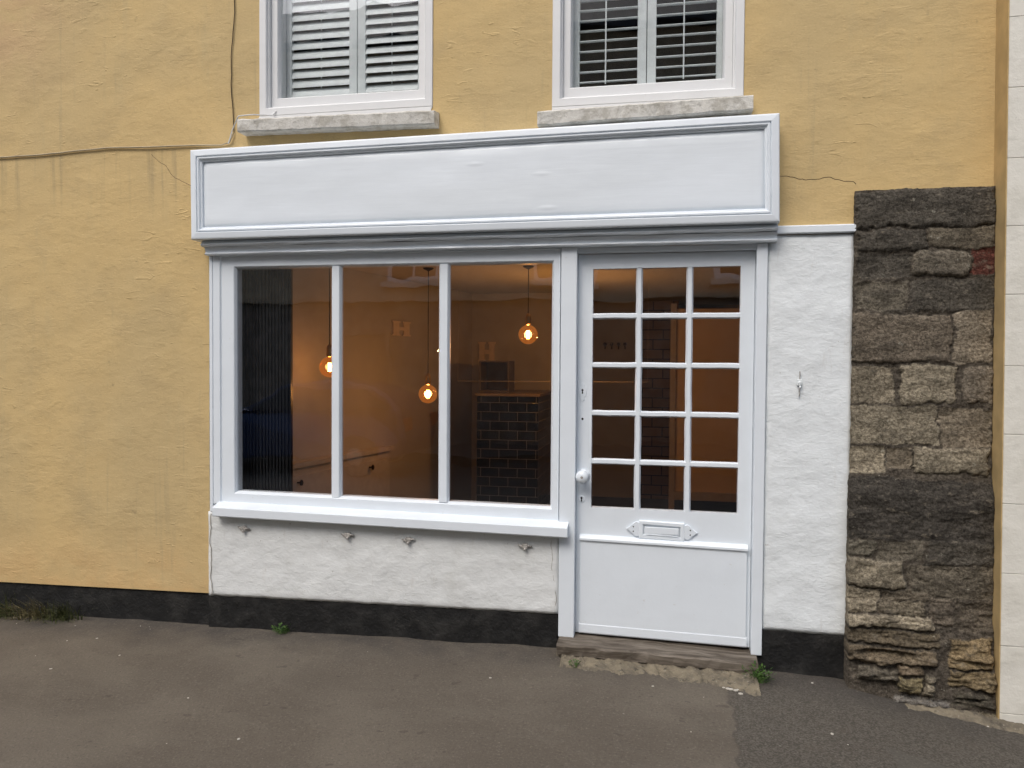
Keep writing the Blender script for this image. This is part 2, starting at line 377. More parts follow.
# front wall with openings
UW = [(-2.266, -1.242, 2.905, 4.35), (-.590, .383, 2.862, 4.30)]
bm = B(); W = .30
def wall_piece(pts): poly(bm, pts, 0.0, W)
wall_piece([(-6.0, .105), (-2.588, .157), (-2.588, 2.25), (-6.0, 2.25)])
wall_piece([(-6.0, 2.25), (-2.266, 2.25), (-2.266, TOP), (-6.0, TOP)])
wall_piece([(-2.266, 2.25), (-1.242, 2.25), (-1.242, 2.905), (-2.266, 2.905)])
wall_piece([(-2.266, 4.35), (-1.242, 4.35), (-1.242, TOP), (-2.266, TOP)])
wall_piece([(-1.242, 2.25), (-.590, 2.25), (-.590, TOP), (-1.242, TOP)])
wall_piece([(-.590, 2.25), (.383, 2.25), (.383, 2.862), (-.590, 2.862)])
wall_piece([(-.590, 4.30), (.383, 4.30), (.383, TOP), (-.590, TOP)])
wall_piece([(.383, 2.209), (1.60, 2.209), (1.60, TOP), (.383, TOP)])
wall_piece([(-2.588, 2.209), (-2.266, 2.209), (-2.266, 2.25), (-2.588, 2.25)])
wall_piece([(-2.266, 2.209), (.383, 2.209), (.383, 2.25), (-2.266, 2.25)])
obj('wall', bm, M['yellow'], bld)
# other walls, hidden storey closures, roof
bm = B(); box(bm, -6.0, -5.7, .301, 6.5, -.3, TOP); box(bm, 1.5, 1.6, .301, 6.5, -.3, TOP); box(bm, -5.7, 1.5, 6.2, 6.5, -.3, TOP)
obj('side_wall', bm, M['yellow'], bld)
bm = B(); extr(bm, [(-.25, TOP), (6.75, TOP), (6.75, TOP + .12), (3.25, TOP + 2.4), (-.25, TOP + .12)], -6.1, 1.7)
obj('roof', bm, M['slate'], bld)
# black plinth
for pts_, y_ in (([(-6.0, -.4), (-2.594, -.4), (-2.594, .155), (-6.0, .103)], .014), ([(-2.590, -.4), (-.535, -.4), (-.535, .181), (-2.590, .148)], -.012), ([(.4845, -.4), (.915, -.4), (.915, .170), (.5125, .174), (.5125, .043), (.4845, .043)], -.004)):
    bm = B(); poly(bm, pts_, y_, .3, .004); obj('plinth', bm, M['black'], bld)
# white render under the window
bm = B()
def hf_panel(bm, x0, x1, z0f, z1f, yf, step, back, amp, seed):
    nx = int((x1 - x0) / step); nz = int((max(z1f(x0), z1f(x1)) - min(z0f(x0), z0f(x1))) / step)
    G = []
    for i in range(nx + 1):
        x = x0 + (x1 - x0) * i / nx; colv = []
        for j in range(nz + 1):
            a, b = z0f(x), z1f(x); z = a + (b - a) * j / nz
            if j == 0: z += .004 * fbm(x * 14, seed, 0, 3)
            e = min(i, nx - i, j, nz - j)
            y = yf + amp * fbm(x * 6, seed, z * 6, 4) + .25 * amp * fbm(x * 30, seed, z * 30, 3) + (.006 if e == 0 else 0)
            colv.append(bm.verts.new((x, y, z)))
        G.append(colv)
    for i in range(nx):
        for j in range(nz): bm.faces.new([G[i][j], G[i + 1][j], G[i + 1][j + 1], G[i][j + 1]])
    loop = [G[i][0] for i in range(nx + 1)] + [G[nx][j] for j in range(1, nz + 1)] + [G[i][nz] for i in range(nx - 1, -1, -1)] + [G[0][j] for j in range(nz - 1, 0, -1)]
    bk = [bm.verts.new((v.co.x, back, v.co.z)) for v in loop]; n = len(loop)
    for i in range(n): bm.faces.new([loop[i], loop[(i + 1) % n], bk[(i + 1) % n], bk[i]])
hf_panel(bm, -2.585, -.532, lambda x: .150 + (x + 2.6) * .0157, lambda x: .642, -.022, .018, .25, .004, 2.)
obj('stall_riser', bm, M['wrender'], bld, True)
bm = B(); hf_panel(bm, .512, .916, lambda x: .174 - (x - .51) * .012, lambda x: 2.163, -.012, .018, .28, .0035, 8.)
obj('render_panel', bm, M['wpanel'], bld, True)
# left edge pilaster strip beside window
bm = B(); box(bm, -2.572, -2.5515, -.024, .25, .6435, 2.122, .004)
obj('pilaster_strip', bm, M['paint'], bld)
# fascia
fa = bpy.data.objects.new('fascia', None); COL.objects.link(fa); fa.parent = bld; fa.location = Vector((-1.03, -.07, 2.2)) - bld.location
FC = [(-2.620, 2.199), (.549, 2.209), (.541, 2.735), (-2.624, 2.703)]
bm = B(); frame(bm, FC, [(0, .002), (0, -.118), (.004, -.126), (.010, -.128), (.036, -.131), (.039, -.130), (.0410, -.122), (.0435, -.122), (.046, -.129), (.053, -.129), (.057, -.124), (.0595, -.117), (.066, -.1155), (.069, -.111), (.069, -.08)])
obj('moulding', bm, M['paint_h'], fa)
bm = B(); hf_panel(bm, -2.560, .482, lambda x: 2.262 + (x + 2.5) * .003, lambda x: 2.640 + (x + 2.5) * .010, -.108, .03, -.05, .0018, 5.)
obj('sign_board', bm, M['fascia'], fa, True)
# cornice below fascia
bm = B()
def wavy(prof, x0, x1, dz0, dz1, amp, seed):
    n = 60; rings = []
    for i in range(n + 1):
        x = x0 + (x1 - x0) * i / n; d = dz0 + (dz1 - dz0) * i / n
        rings.append([bm.verts.new((x, y + amp * fbm(x * 3, seed, k, 3), z + d + amp * fbm(x * 4, seed + 5, k, 3) * (0 if z > 2.196 or z < 2.122 else 1))) for k, (y, z) in enumerate(prof)])
    m = len(prof)
    for a, b in zip(rings, rings[1:]):
        for k in range(m): bm.faces.new([a[k], a[(k + 1) % m], b[(k + 1) % m], b[k]])
    bm.faces.new(rings[0][::-1]); bm.faces.new(rings[-1])
wavy([(.0, 2.203), (.0, 2.172), (-.078, 2.172), (-.090, 2.175), (-.095, 2.181), (-.093, 2.187), (-.084, 2.191), (-.080, 2.203)], -2.580, .5465, -.006, .003, .003, 1.)
wavy([(.0, 2.171), (.0, 2.126), (-.050, 2.126), (-.060, 2.128), (-.064, 2.133), (-.062, 2.139), (-.054, 2.143), (-.058, 2.156), (-.070, 2.171)], -2.574, .5465, -.006, .0, .002, 2.)
extr(bm, [(.0, 2.206), (.0, 2.165), (-.026, 2.165), (-.030, 2.170), (-.030, 2.200), (-.024, 2.206)], .547, .917, .002, .002)
obj('cornice', bm, M['paint_h'], bld)

# shop window
sw = bpy.data.objects.new('shop_window', None); COL.objects.link(sw); sw.parent = bld; sw.location = Vector((-1.5, 0, .62)) - bld.location
bm = B()
frame(bm, [(-2.551, .688), (-.533, .674), (-.533, 2.124), (-2.551, 2.124)], [(0, .10), (0, -.018), (.003, -.022), ((.044, .004, .006, .006), -.022), ((.050, .006, .008, .008), -.012), ((.126, .036, .064, .064), -.012), ((.130, .039, .067, .067), -.009), ((.138, .048, .075, .074), .006), ((.138, .048, .077, .075), .009), ((.138, .048, .077, .075), .06), ((.10, .02, .05, .02), .06), ((.05, .01, .03, .01), .10), (0, .10)])
fr = obj('frame', bm, M['paint'], sw)
PX = [(-2.405, -1.848), (-1.786, -1.218), (-1.161, -.581)]
for xm in ((-1.848 - 1.786) / 2 + .016, (-1.218 - 1.161) / 2 + .016):
    bm = B(); pr = [(-.031, .025), (-.031, .010), (-.024, -.004), (-.020, -.009), (.020, -.009), (.024, -.004), (.031, .010), (.031, .025), (.015, .05), (-.015, .05)]
    a = [bm.verts.new((xm + px, y, .752)) for px, y in pr]; b = [bm.verts.new((xm + px, y, 2.052)) for px, y in pr]
    bm.faces.new(a); bm.faces.new(b[::-1])
    for i in range(len(pr)): bm.faces.new([a[i], b[i], b[(i + 1) % len(pr)], a[(i + 1) % len(pr)]])
    obj('mullion', bm, M['paint'], sw)
for a, b in PX:
    bm = B(); box(bm, a - .006, b + .006, .0165, .0215, .742, 2.054); obj('pane', bm, M['glass'], sw)
bm = B(); extr(bm, [(.05, .632), (.05, .715), (-.03, .700), (-.080, .684), (-.087, .678), (-.087, .634), (-.083, .628), (-.070, .626), (-.066, .634), (-.060, .634), (-.056, .626)], -2.516, -.478, .0, -.022)
obj('sill', bm, M['paint_h'], sw)

# door frame: post, right jamb, head
bm = B()
box(bm, -.529, -.446, -.030, .12, .066, 2.124, .004)
box(bm, -.4458, -.425, .055, .12, .07, 2.10)
box(bm, .4555, .508, -.026, .12, .045, 2.124, .004)
box(bm, .44, .4553, .055, .12, .07, 2.10)
box(bm, -.4455, .455, -.008, .12, 2.096, 2.124, .003)
obj('door_frame', bm, M['paint'], bld)
# threshold and its broken concrete bed
bm = B(); n = 40
top = []; pf = [(-.135, .016), (-.138, .060), (-.130, .068), (.10, .076), (.10, .016)]
rings = []
for i in range(n + 1):
    x = -.522 + 1.002 * i / n
    rings.append([bm.verts.new((x + .004 * fbm(y * 9, 3, z * 20), y + .006 * fbm(x * 12, y * 5, z * 9, 4), z - .003 - .022 * i / n + .004 * fbm(x * 9, y * 9, 7, 4))) for y, z in pf])
for a, b in zip(rings, rings[1:]):
    for k in range(5): bm.faces.new([a[k], b[k], b[(k + 1) % 5], a[(k + 1) % 5]])
bm.faces.new(rings[0]); bm.faces.new(rings[-1][::-1])
obj('threshold', bm, M['threshold'], bld)
bm = B(); cl = bm.loops.layers.float_color.new('stone')
nx, ny = 110, 22; G = []
for i in range(nx + 1):
    x = -.528 + 1.0 * i / nx; colv = []
    ext = -.215 - .08 * fbm(x * 4, 2.2, 0, 3) - .07 * i / nx - .045 * fbm(x * 19, 1, 0, 4)
    if x < -.5: ext = -.12
    for j in range(ny + 1):
        y = -.02 + (ext + .02) * j / ny
        z = gz(x, y) + (.026 - .030 * (j / ny) ** 3) * (1 if j < ny else -.2) + .012 * fbm(x * 22, y * 22, 5, 5)
        if j == ny: z = gz(x, y) - .01
        colv.append(bm.verts.new((x, y, z)))
    G.append(colv)
for i in range(nx):
    for j in range(ny):
        f = bm.faces.new([G[i][j], G[i][j + 1], G[i + 1][j + 1], G[i + 1][j]])
        for l in f.loops: l[cl] = (.24, .205, .155, 1)
obj('concrete_bed', bm, mk_concrete(), bld, True)

# ------------------------------------------------------------------ door
door = bpy.data.objects.new('door', None); COL.objects.link(door); door.parent = bld; door.location = Vector((0, .05, .07)) - bld.location
bm = B()
DY = .030
poly(bm, [(-.4445, .078), (-.367, .078), (-.367, 2.0925), (-.4445, 2.0925)], DY, .075)
poly(bm, [(.3845, .066), (.4535, .064), (.4535, 2.0925), (.3845, 2.0925)], DY, .075)
poly(bm, [(-.367, 2.016), (.3845, 2.020), (.3845, 2.0925), (-.367, 2.0925)], DY, .075)
poly(bm, [(-.367, .076), (.3845, .066), (.3845, .748), (-.367, .752)], DY, .075)
obj('leaf_frame', bm, M['paint'], door)
# glazing bars
cols = [(-.367, -.142), (-.108, .1155), (.1495, .3845)]
rows = [2.016, 1.7675, 1.509, 1.254, .9975, .751]
bm = B()
def barx(bm, xm, z0, z1, w):
    pr = [(-w, .052), (-w, .046), (-w * .55, .030), (w * .55, .030), (w, .046), (w, .052), (w * .5, .07), (-w * .5, .07)]
    seg = 24; R_ = []
    for s in range(seg + 1):
        z = z0 + (z1 - z0) * s / seg; d = .0016 * fbm(xm * 7, 3, z * 9, 3)
        R_.append([bm.verts.new((xm + px + d, y, z)) for px, y in pr])
    for a, b in zip(R_, R_[1:]):
        for k in range(8): bm.faces.new([a[k], b[k], b[(k + 1) % 8], a[(k + 1) % 8]])
def barz(bm, zm, x0, x1, w):
    pr = [(-w, .052), (-w, .046), (-w * .55, .0315), (w * .55, .0315), (w, .046), (w, .052), (w * .5, .07), (-w * .5, .07)]
    seg = 24; R_ = []
    for s in range(seg + 1):
        x = x0 + (x1 - x0) * s / seg; d = .0016 * fbm(x * 9, 3, zm * 7, 3)
        R_.append([bm.verts.new((x, y, zm + pz + d)) for pz, y in pr])
    for a, b in zip(R_, R_[1:]):
        for k in range(8): bm.faces.new([a[k], b[k], b[(k + 1) % 8], a[(k + 1) % 8]])
for xm in (-.125, .1325): barx(bm, xm, .750, 2.02, .0175)
for k, zm in enumerate(rows[1:-1]): barz(bm, zm, -.368, .386, .0155)
obj('glazing_bars', bm, M['paint'], door)
for r in range(5):
    for c0, c1 in cols:
        bm = B(); box(bm, c0 - .004, c1 + .004, .0545, .058, rows[r + 1] + (.004 if r < 4 else -.004), rows[r] - (.004 if r > 0 else -.006)); p = obj('pane', bm, M['glass'], door)
        p.rotation_euler = (random.uniform(-.006, .006), 0, random.uniform(-.008, .008))
bm = B(); poly(bm, [(-.420, .082), (.434, .069), (.434, .578), (-.420, .590)], .0135, .031, .003)
obj('lower_panel', bm, M['paint'], door)
bm = B(); extr(bm, [(.03, .566), (.03, .606), (.012, .598), (.004, .588), (.004, .578), (.012, .572), (.0135, .566)], -.424, .438, .002, -.012)
obj('panel_moulding', bm, M['paint_h'], door)
bm = B(); extr(bm, [(.03, .084), (.03, .136), (.0128, .134), (.0112, .130), (.0105, .090), (.0135, .084)], -.424, .438, -.003, -.017)
obj('weather_board', bm, M['paint_h'], door)
# letter plate
bm = B(); lx0, lx1, lz0, lz1 = -.112, .120, .598, .694
frame(bm, [(lx0, lz0 + .003), (lx1, lz0 - .004), (lx1, lz1 - .005), (lx0, lz1 + .002)], [(0, DY), (0, .021), (.004, .018), (.018, .018), (.022, .023), (.022, .028)])
box(bm, lx0 + .028, lx1 - .028, .017, .029, lz0 + .029, lz1 - .031, .003)
tube(bm, [(lx0 + .03, .018, lz0 + .026), (lx1 - .03, .018, lz0 + .022)], .0035, 8)
for s, xe in ((-1, lx0), (1, lx1)):
    zc = (lz0 + lz1) / 2 - s * .003
    poly(bm, [(xe + s * d if s > 0 else xe + s * d, zc + h) for d, h in ([(.000, -.034), (.016, -.040), (.030, -.030), (.036, -.020), (.066, 0), (.036, .020), (.030, .030), (.016, .040), (.000, .034)][::(1 if s > 0 else -1)])], .0195, .031, .002)
    for dz in (-.020, .020):
        lathe(bm, [(.0055, 0), (.0055, .003), (.003, .004)], (xe + s * .018, .0185, zc + dz), 'y', 10)
lp = obj('letter_plate', bm, M['paint'], door)
for s, xe in ((-1, lx0), (1, lx1)):
    for dz in (-.012, .012):
        bm = B(); lathe(bm, [(.0035, -.0006), (.0035, .001)], (xe + s * .030, .0190, (lz0 + lz1) / 2 - s * .003 + dz), 'y', 8); obj('screw', bm, M['hole'], door)
bm = B(); box(bm, lx0 + .023, lx1 - .023, .0285, .0295, lz0 + .075, lz0 + .079); obj('letter_slot', bm, M['hole'], door)
# knob
bm = B(); lathe(bm, [(.034, DY), (.034, .022), (.030, .018), (.015, .014), (.012, -.008), (.018, -.014), (.030, -.022), (.035, -.034), (.033, -.046), (.024, -.056), (.010, -.060)], (-.408, 0, .922), 'y', 28)
obj('door_knob', bm, M['paint'], door, True)
bm = B(); lathe(bm, [(.007, -.0595), (.007, -.0615)], (-.408, 0, .922), 'y', 12); obj('knob_screw', bm, M['bracket'], door)
# keyholes
def escutcheon(z, fancy):
    bm = B(); x = -.417
    if fancy: poly(bm, [(x + a, z + b) for a, b in ((0, -.055), (.012, -.045), (.008, -.034), (.019, -.020), (.022, 0), (.019, .018), (.008, .026), (.010, .036), (0, .046), (-.010, .036), (-.008, .026), (-.019, .018), (-.022, 0), (-.019, -.020), (-.008, -.034), (-.012, -.045))], .0265, .031, .0012)
    else: lathe(bm, [(.019, DY), (.019, .0275), (.016, .026)], (x, 0, z), 'y', 20)
    e = obj('escutcheon', bm, M['paint'], door)
    bm = B(); yy = .0255 if fancy else .0250
    lathe(bm, [(.0055, yy), (.0055, yy + .002)], (x, 0, z + .006), 'y', 12)
    poly(bm, [(x - .0035, z - .014), (x + .0035, z - .014), (x + .002, z + .006), (x - .002, z + .006)], yy, yy + .002)
    obj('keyhole', bm, M['hole'], door)
escutcheon(1.370, True); escutcheon(.795, False)
bm = B(); lathe(bm, [(.006, .029), (.006, .031)], (-.416, 0, 1.222), 'y', 12); obj('screw_hole', bm, M['hole'], door)

# ------------------------------------------------------------------ upper windows
def upper_window(x0, x1, z0, z1, sx0, sx1, szl, szr, closed):
    w = bpy.data.objects.new('window', None); COL.objects.link(w); w.parent = bld; w.location = Vector(((x0 + x1) / 2, .1, z0)) - bld.location
    bm = B()
    frame(bm, [(x0 + .001, z0 + .001), (x1 - .001, z0 + .001), (x1 - .001, z1 - .001), (x0 + .001, z1 - .001)],
          [(0, .28), (0, -.004), (.003, -.008), (.040, -.008), (.044, -.004), (.046, .010), (.052, .012), (.052, .095)])
    poly(bm, [(sx0 + .06, szl - .01), (sx1 - .06, szr - .01), (x1 - .002, z0 + .0005), (x0 + .002, z0 + .0005)], -.0065, -.0005)
    obj('frame', bm, M['uframe'], w)
    bm = B(); c = [(x0 + .0525, z0 + .053), (x1 - .0525, z0 + .053), (x1 - .0525, z1 - .053), (x0 + .0525, z1 - .053)]
    frame(bm, c, [(0, .12), (0, .039), (.004, .035), ((.038, .054), .035), ((.042, .060), .042), ((.048, .066), .060), ((.048, .066), .12), (0, .12)])
    obj('sash', bm, M['uframe'], w)
    bm = B(); box(bm, x0 + .08, x1 - .08, .066, .070, z0 + .10, z1 - .10); obj('pane', bm, M['uglass'], w)
    # shutters
    a, b = x0 + .082, x1 - .082; m = (a + b) / 2 + (.022 if closed else 0); zb0, zt0 = z0 + .088, z1 - .09
    for ki, (p, q) in enumerate(((a, m - .002), (m + .002, b))):
        sh = bpy.data.objects.new('shutter', None)
        bm = B()
        oL, oR = (.032, 0.) if ki == 0 else (0., .032)
        frame(bm, [(p - oL, zb0), (q + oR, zb0), (q + oR, zt0), (p - oL, zt0)], [(0, .160), (0, .133), (.002, .131), ((.045 + oL, .045 + oR, .055, .055), .131), ((.047 + oL, .047 + oR, .057, .057), .133), ((.047 + oL, .047 + oR, .057, .057), .160), (0, .160)])
        pitch = .0545; nsl = int((zt0 - zb0 - .115) / pitch)
        zc = zb0 + .057 + pitch * .5
        ang = R((64, 58)[ki]) if closed else R(15)
        L = .060
        for k in range(nsl):
            c_ = zc + k * pitch; dy, dz = math.cos(ang) * L / 2, math.sin(ang) * L / 2
            ty, tz = -math.sin(ang) * .0045, math.cos(ang) * .0045
            prof = [(.145 - dy, c_ - dz), (.145 - dy * .6 + ty * -.9, c_ - dz * .6 - tz * .9), (.145 + dy * .6 - ty * .9, c_ + dz * .6 - tz * .9), (.145 + dy, c_ + dz), (.145 + dy * .6 + ty * .9, c_ + dz * .6 + tz * .9), (.145 - dy * .6 + ty * .9, c_ - dz * .6 + tz * .9)]
            extr(bm, prof, p + .048, q - .048)
        xr = (p + q) / 2 - .012
        box(bm, xr - .0035, xr + .0035, .170 if closed else .107, .175 if closed else .112, zb0 + .06, zt0 - .06)
        o = obj('shutter', bm, M['shutter'], w)
    bm = B()
    # stone sill, slightly out of level
    n = 36; rings = []
    for i in range(n + 1):
        x = sx0 + (sx1 - sx0) * i / n; zc = szl + (szr - szl) * i / n
        pf = [(.05, -.070), (-.085, -.075), (-.093, -.069), (-.095, -.010), (-.088, -.002), (.05, .020)]
        rings.append([bm.verts.new((x, y + .005 * fbm(x * 14, y * 9, z * 20, 4), zc + z + .003 * fbm(x * 14, 5, z * 20 + y * 9, 4))) for y, z in pf])
    for a_, b_ in zip(rings, rings[1:]):
        for k in range(6): bm.faces.new([a_[k], b_[k], b_[(k + 1) % 6], a_[(k + 1) % 6]])
    bm.faces.new(rings[0]); bm.faces.new(rings[-1][::-1])
    obj('sill', bm, M['sill'], w)
    # dark room behind
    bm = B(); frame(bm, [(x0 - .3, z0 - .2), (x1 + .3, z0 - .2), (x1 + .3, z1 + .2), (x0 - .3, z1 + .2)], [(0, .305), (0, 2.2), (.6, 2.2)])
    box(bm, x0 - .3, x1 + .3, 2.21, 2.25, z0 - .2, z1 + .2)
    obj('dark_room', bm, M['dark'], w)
    return w
w1 = upper_window(*UW[0], -2.350, -1.206, 2.872, 2.858, True)
w1['label'] = 'sash window with nearly closed white louvred shutters'
w2 = upper_window(*UW[1], -.652, .420, 2.820, 2.842, False)
w2['label'] = 'sash window with open white louvred shutters'

# ------------------------------------------------------------------ interior of the shop
bm = B(); box(bm, -2.9, 1.4, .08, 5.0, -.05, .06); obj('floor', bm, M['floor'], bld)
bm = B(); box(bm, -2.9, 1.4, .12, 5.0, 2.20, 2.206); obj('ceiling', bm, M['ceil'], bld)
bm = B(); lw = math.tan(R(12))
def lwx(y): return -2.5 + (y - .2) * lw
vs = [(-2.56, .07), (-2.50, .07), (lwx(.2), .2), (lwx(4.4), 4.4), (lwx(4.4) - .1, 4.4), (-2.60, .2)]
a = [bm.verts.new((x, y, .061)) for x, y in vs]; b = [bm.verts.new((x, y, 2.199)) for x, y in vs]
bm.faces.new(a); bm.faces.new(b[::-1])
for i in range(6): bm.faces.new([a[i], a[(i + 1) % 6], b[(i + 1) % 6], b[i]])
box(bm, -1.9, -.985, 3.30, 3.40, .061, 2.199); box(bm, -1.05, -.986, 3.401, 4.399, .061, 2.199); box(bm, -1.05, -.236, 4.4, 4.5, .061, 2.199)
box(bm, 1.0, 1.1, .31, 3.5, .061, 2.199)
obj('interior_wall', bm, M['plaster'], bld)
bm = B(); box(bm, -.235, .16, 4.40, 4.5, .061, 2.199); obj('tiled_wall', bm, M['bricktile'], bld)
bm = B(); box(bm, .125, .999, 3.5, 3.6, .30, 2.05); obj('partition', bm, M['orange_plaster'], bld)
bm = B(); box(bm, .110, .999, 3.46, 3.62, .22, .299, .004); box(bm, .07, .124, 3.47, 3.62, .061, 2.10, .004); obj('door_surround', bm, M['cab'], bld)

# low cabinet along the angled wall
cab = thing('low_cabinet', 'low beige cupboard with dark handles along the left wall inside the shop', 'cupboard', (-2.3, 1.1, .06))
def cab_box(y0, y1, z0, z1, off0, off1, mat, name):
    bm = B(); p = []
    for y in (y0, y1):
        for o_ in (off0, off1): p.append((lwx(y) + o_, y))
    q = [p[0], p[1], p[3], p[2]]
    a = [bm.verts.new((x, y, z0)) for x, y in q]; b = [bm.verts.new((x, y, z1)) for x, y in q]
    bm.faces.new(a); bm.faces.new(b[::-1])
    for i in range(4): bm.faces.new([a[i], a[(i + 1) % 4], b[(i + 1) % 4], b[i]])
    return obj(name, bm, mat, cab)
cab_box(.30, 1.70, .062, .82, .002, .075, M['cab'], 'carcass')
cab_box(.28, 1.74, .823, .855, .002, .095, M['cab'], 'worktop')
cab_box(.32, .98, .10, .77, .0755, .088, M['cab'], 'cupboard_door'); cab_box(1.0, 1.68, .10, .77, .0755, .088, M['cab'], 'cupboard_door')
for y in (.585, 1.40):
    bm = B(); x = lwx(y) + .088; lathe(bm, [(.006, 0), (.006, .02), (.022, .026), (.018, .036)], (x, y, .728), 'x', 5); obj('handle', bm, M['handle'], cab)
# fluted dark screen
bm = B(); x = -2.52; pts = []
while x < -2.165:
    pts += [(x, .146), (x + .013, .146), (x + .013, .160), (x + .021, .160)]; x += .021
a = []; 
A_ = [bm.verts.new((px, y, .50)) for px, y in pts] ; C_ = [bm.verts.new((px - .0, y, 2.19)) for px, y in pts]
for i in range(len(pts) - 1): bm.faces.new([A_[i], A_[i + 1], C_[i + 1], C_[i]])
box(bm, -2.52, -2.158, .161, .185, .06, 2.19)
tag(obj('fluted_screen', bm, M['fluted']), 'black fluted screen standing behind the left pane of the shop window', 'screen')
# counter
ct = thing('tiled_counter', 'tall counter faced with black glazed brick tiles inside the window', 'counter', (-1.2, 3, .06))
bm = B(); box(bm, -1.545, -1.020, 2.30, 3.298, .061, 1.237); obj('tiled_body', bm, M['tiles'], ct)
bm = B(); box(bm, -1.560, -1.005, 2.285, 3.298, 1.238, 1.262, .004); obj('counter_top', bm, M['wood_top'], ct)
bx = thing('open_box', 'dark open wooden box on the tiled counter', 'box', (-1.44, 2.7, 1.262))
bm = B(); frame(bm, [(-1.600, 1.263), (-1.330, 1.263), (-1.330, 1.540), (-1.600, 1.540)], [(0, 2.85), (0, 2.60), (.014, 2.60), (.014, 2.84), (.10, 2.84)]); box(bm, -1.600, -1.330, 2.852, 2.86, 1.263, 1.54); obj('shell', bm, M['niche'], bx)
# added bar on wires in place of a reflected light line; hooks, letters
bm = B(); tube(bm, [(-1.70, 2.25, 1.364), (-.12, 2.25, 1.372)], .0035, 6); tube(bm, [(-1.70, 2.25, 1.364), (-1.70, 2.25, 2.2)], .0012, 6); tube(bm, [(-.12, 2.25, 1.372), (-.12, 2.25, 2.2)], .0012, 6)
tag(obj('reflection_line', bm, plain('reflection_line_tone', (.28, .24, .18), .8)), 'thin bar added inside the shop in place of a light line reflected in the glass', 'reflection line')
hk = None
for i, x in enumerate((-.62, -.55, -.475, -.405)):
    bm = B(); lathe(bm, [(.016, 0), (.016, -.008), (.006, -.012), (.006, -.045), (.018, -.055), (.012, -.066)], (x, 4.398, 1.735), 'y', 12); box(bm, x - .008, x + .008, 4.385, 4.398, 1.68, 1.735)
    tag(obj('coat_hook', bm, M['handle']), 'small dark coat hook on the back wall, ' + ('leftmost', 'second from the left', 'third from the left', 'rightmost')[i] + ' of the four', 'hook', 'coat hooks on the back wall')
def letterH(name, pts3, s, t, label, wide=1.):
    """pts3: origin, right vec, up z; s height"""
    o, rv = Vector(pts3[0]), Vector(pts3[1]).normalized(); nrm = rv.cross(Vector((0, 0, 1))); bm = B()
    for (a, b, c, d) in ((0, .28, 0, 1), (.52, .80, 0, 1), (.28, .52, .38, .60), (-.06, .34, 0, .10), (-.06, .34, .90, 1), (.46, .86, 0, .10), (.46, .86, .90, 1)):
        e = .002 if d - c < .2 else 0.
        vs = [bm.verts.new(o + rv * (u * s * wide) + Vector((0, 0, v * s)) + nrm * (w_)) for w_ in (0., t + e) for u, v in ((a, c), (b, c), (b, d), (a, d))]
        for f in ((0, 1, 2, 3), (4, 5, 6, 7), (0, 1, 5, 4), (1, 2, 6, 5), (2, 3, 7, 6), (3, 0, 4, 7)): bm.faces.new([vs[i] for i in f])
    return tag(obj(name, bm, M['letter']), label, 'letter', 'letter signs inside the shop')
y1 = 1.86
letterH('letter_sign', ((lwx(y1) + .004, y1, 1.735), (math.sin(R(12)), math.cos(R(12)), 0)), .12, .012, 'small orange letter H on the left wall inside the shop, smaller of two', 2.6)
letterH('letter_sign', ((-1.765, 3.296, 1.535), (1, 0, 0)), .19, .015, 'larger faint letter H above the tiled counter inside the shop')

# pendant lamps
def pendant(x, y, zc, label, zt=2.2, pw=2.4):
    p = thing('pendant_lamp', label, 'lamp', (x, y, zc - .07), 'pendant lamps inside the shop window')
    bm = B(); tube(bm, [(x, y, zt - .02), (x, y, zc + .125)], .0032, 8); obj('cord', bm, M['cord'], p)
    bm = B(); lathe(bm, [(.006, 0), (.035, .014), (.040, .022)], (x, y, zt - .0225), 'z', 20); obj('ceiling_rose', bm, M['cord'], p)
    bm = B(); lathe(bm, [(.005, .150), (.015, .140), (.020, .125), (.020, .092), (.023, .090), (.021, .070), (.016, .066)], (x, y, zc), 'z', 20); obj('lamp_holder', bm, M['brass'], p)
    bm = B(); pr = []
    for k in range(19):
        a = math.pi * k / 20; pr.append((max(.001, .068 * math.sin(a)), -.068 * math.cos(a)))
    pr += [(.018, .066), (.016, .075)]
    lathe(bm, pr, (x, y, zc), 'z', 32); obj('bulb', bm, M['amber'], p, True)
    bm = B()
    for k in range(8):
        a = k * math.pi / 4; tube(bm, [(x + .008 * math.cos(a), y + .008 * math.sin(a), zc - .030), (x + .008 * math.cos(a), y + .008 * math.sin(a), zc + .028)], .0028, 6)
    obj('filament', bm, M['fil'], p)
    l = bpy.data.lights.new('bulb_light', 'POINT'); l.energy = pw * .9; l.color = (1., .81, .63); l.shadow_soft_size = .03
    lo = bpy.data.objects.new('bulb_light', l); COL.objects.link(lo); lo.parent = p; lo.location = (0, 0, .07)
pendant(-.935, 1.30, 1.720, 'glowing amber globe bulb hanging highest, in the right pane above the counter')
pendant(-1.668, 1.30, 1.290, 'glowing amber globe bulb hanging lowest, in the middle pane', pw=4.2)
pendant(-2.158, .70, 1.483, 'glowing amber globe bulb half hidden behind the left window mullion', pw=.8)

pendant(-.672, 1.95, 1.62, 'amber globe bulb deep inside the shop, hidden behind the post beside the door', pw=13.)

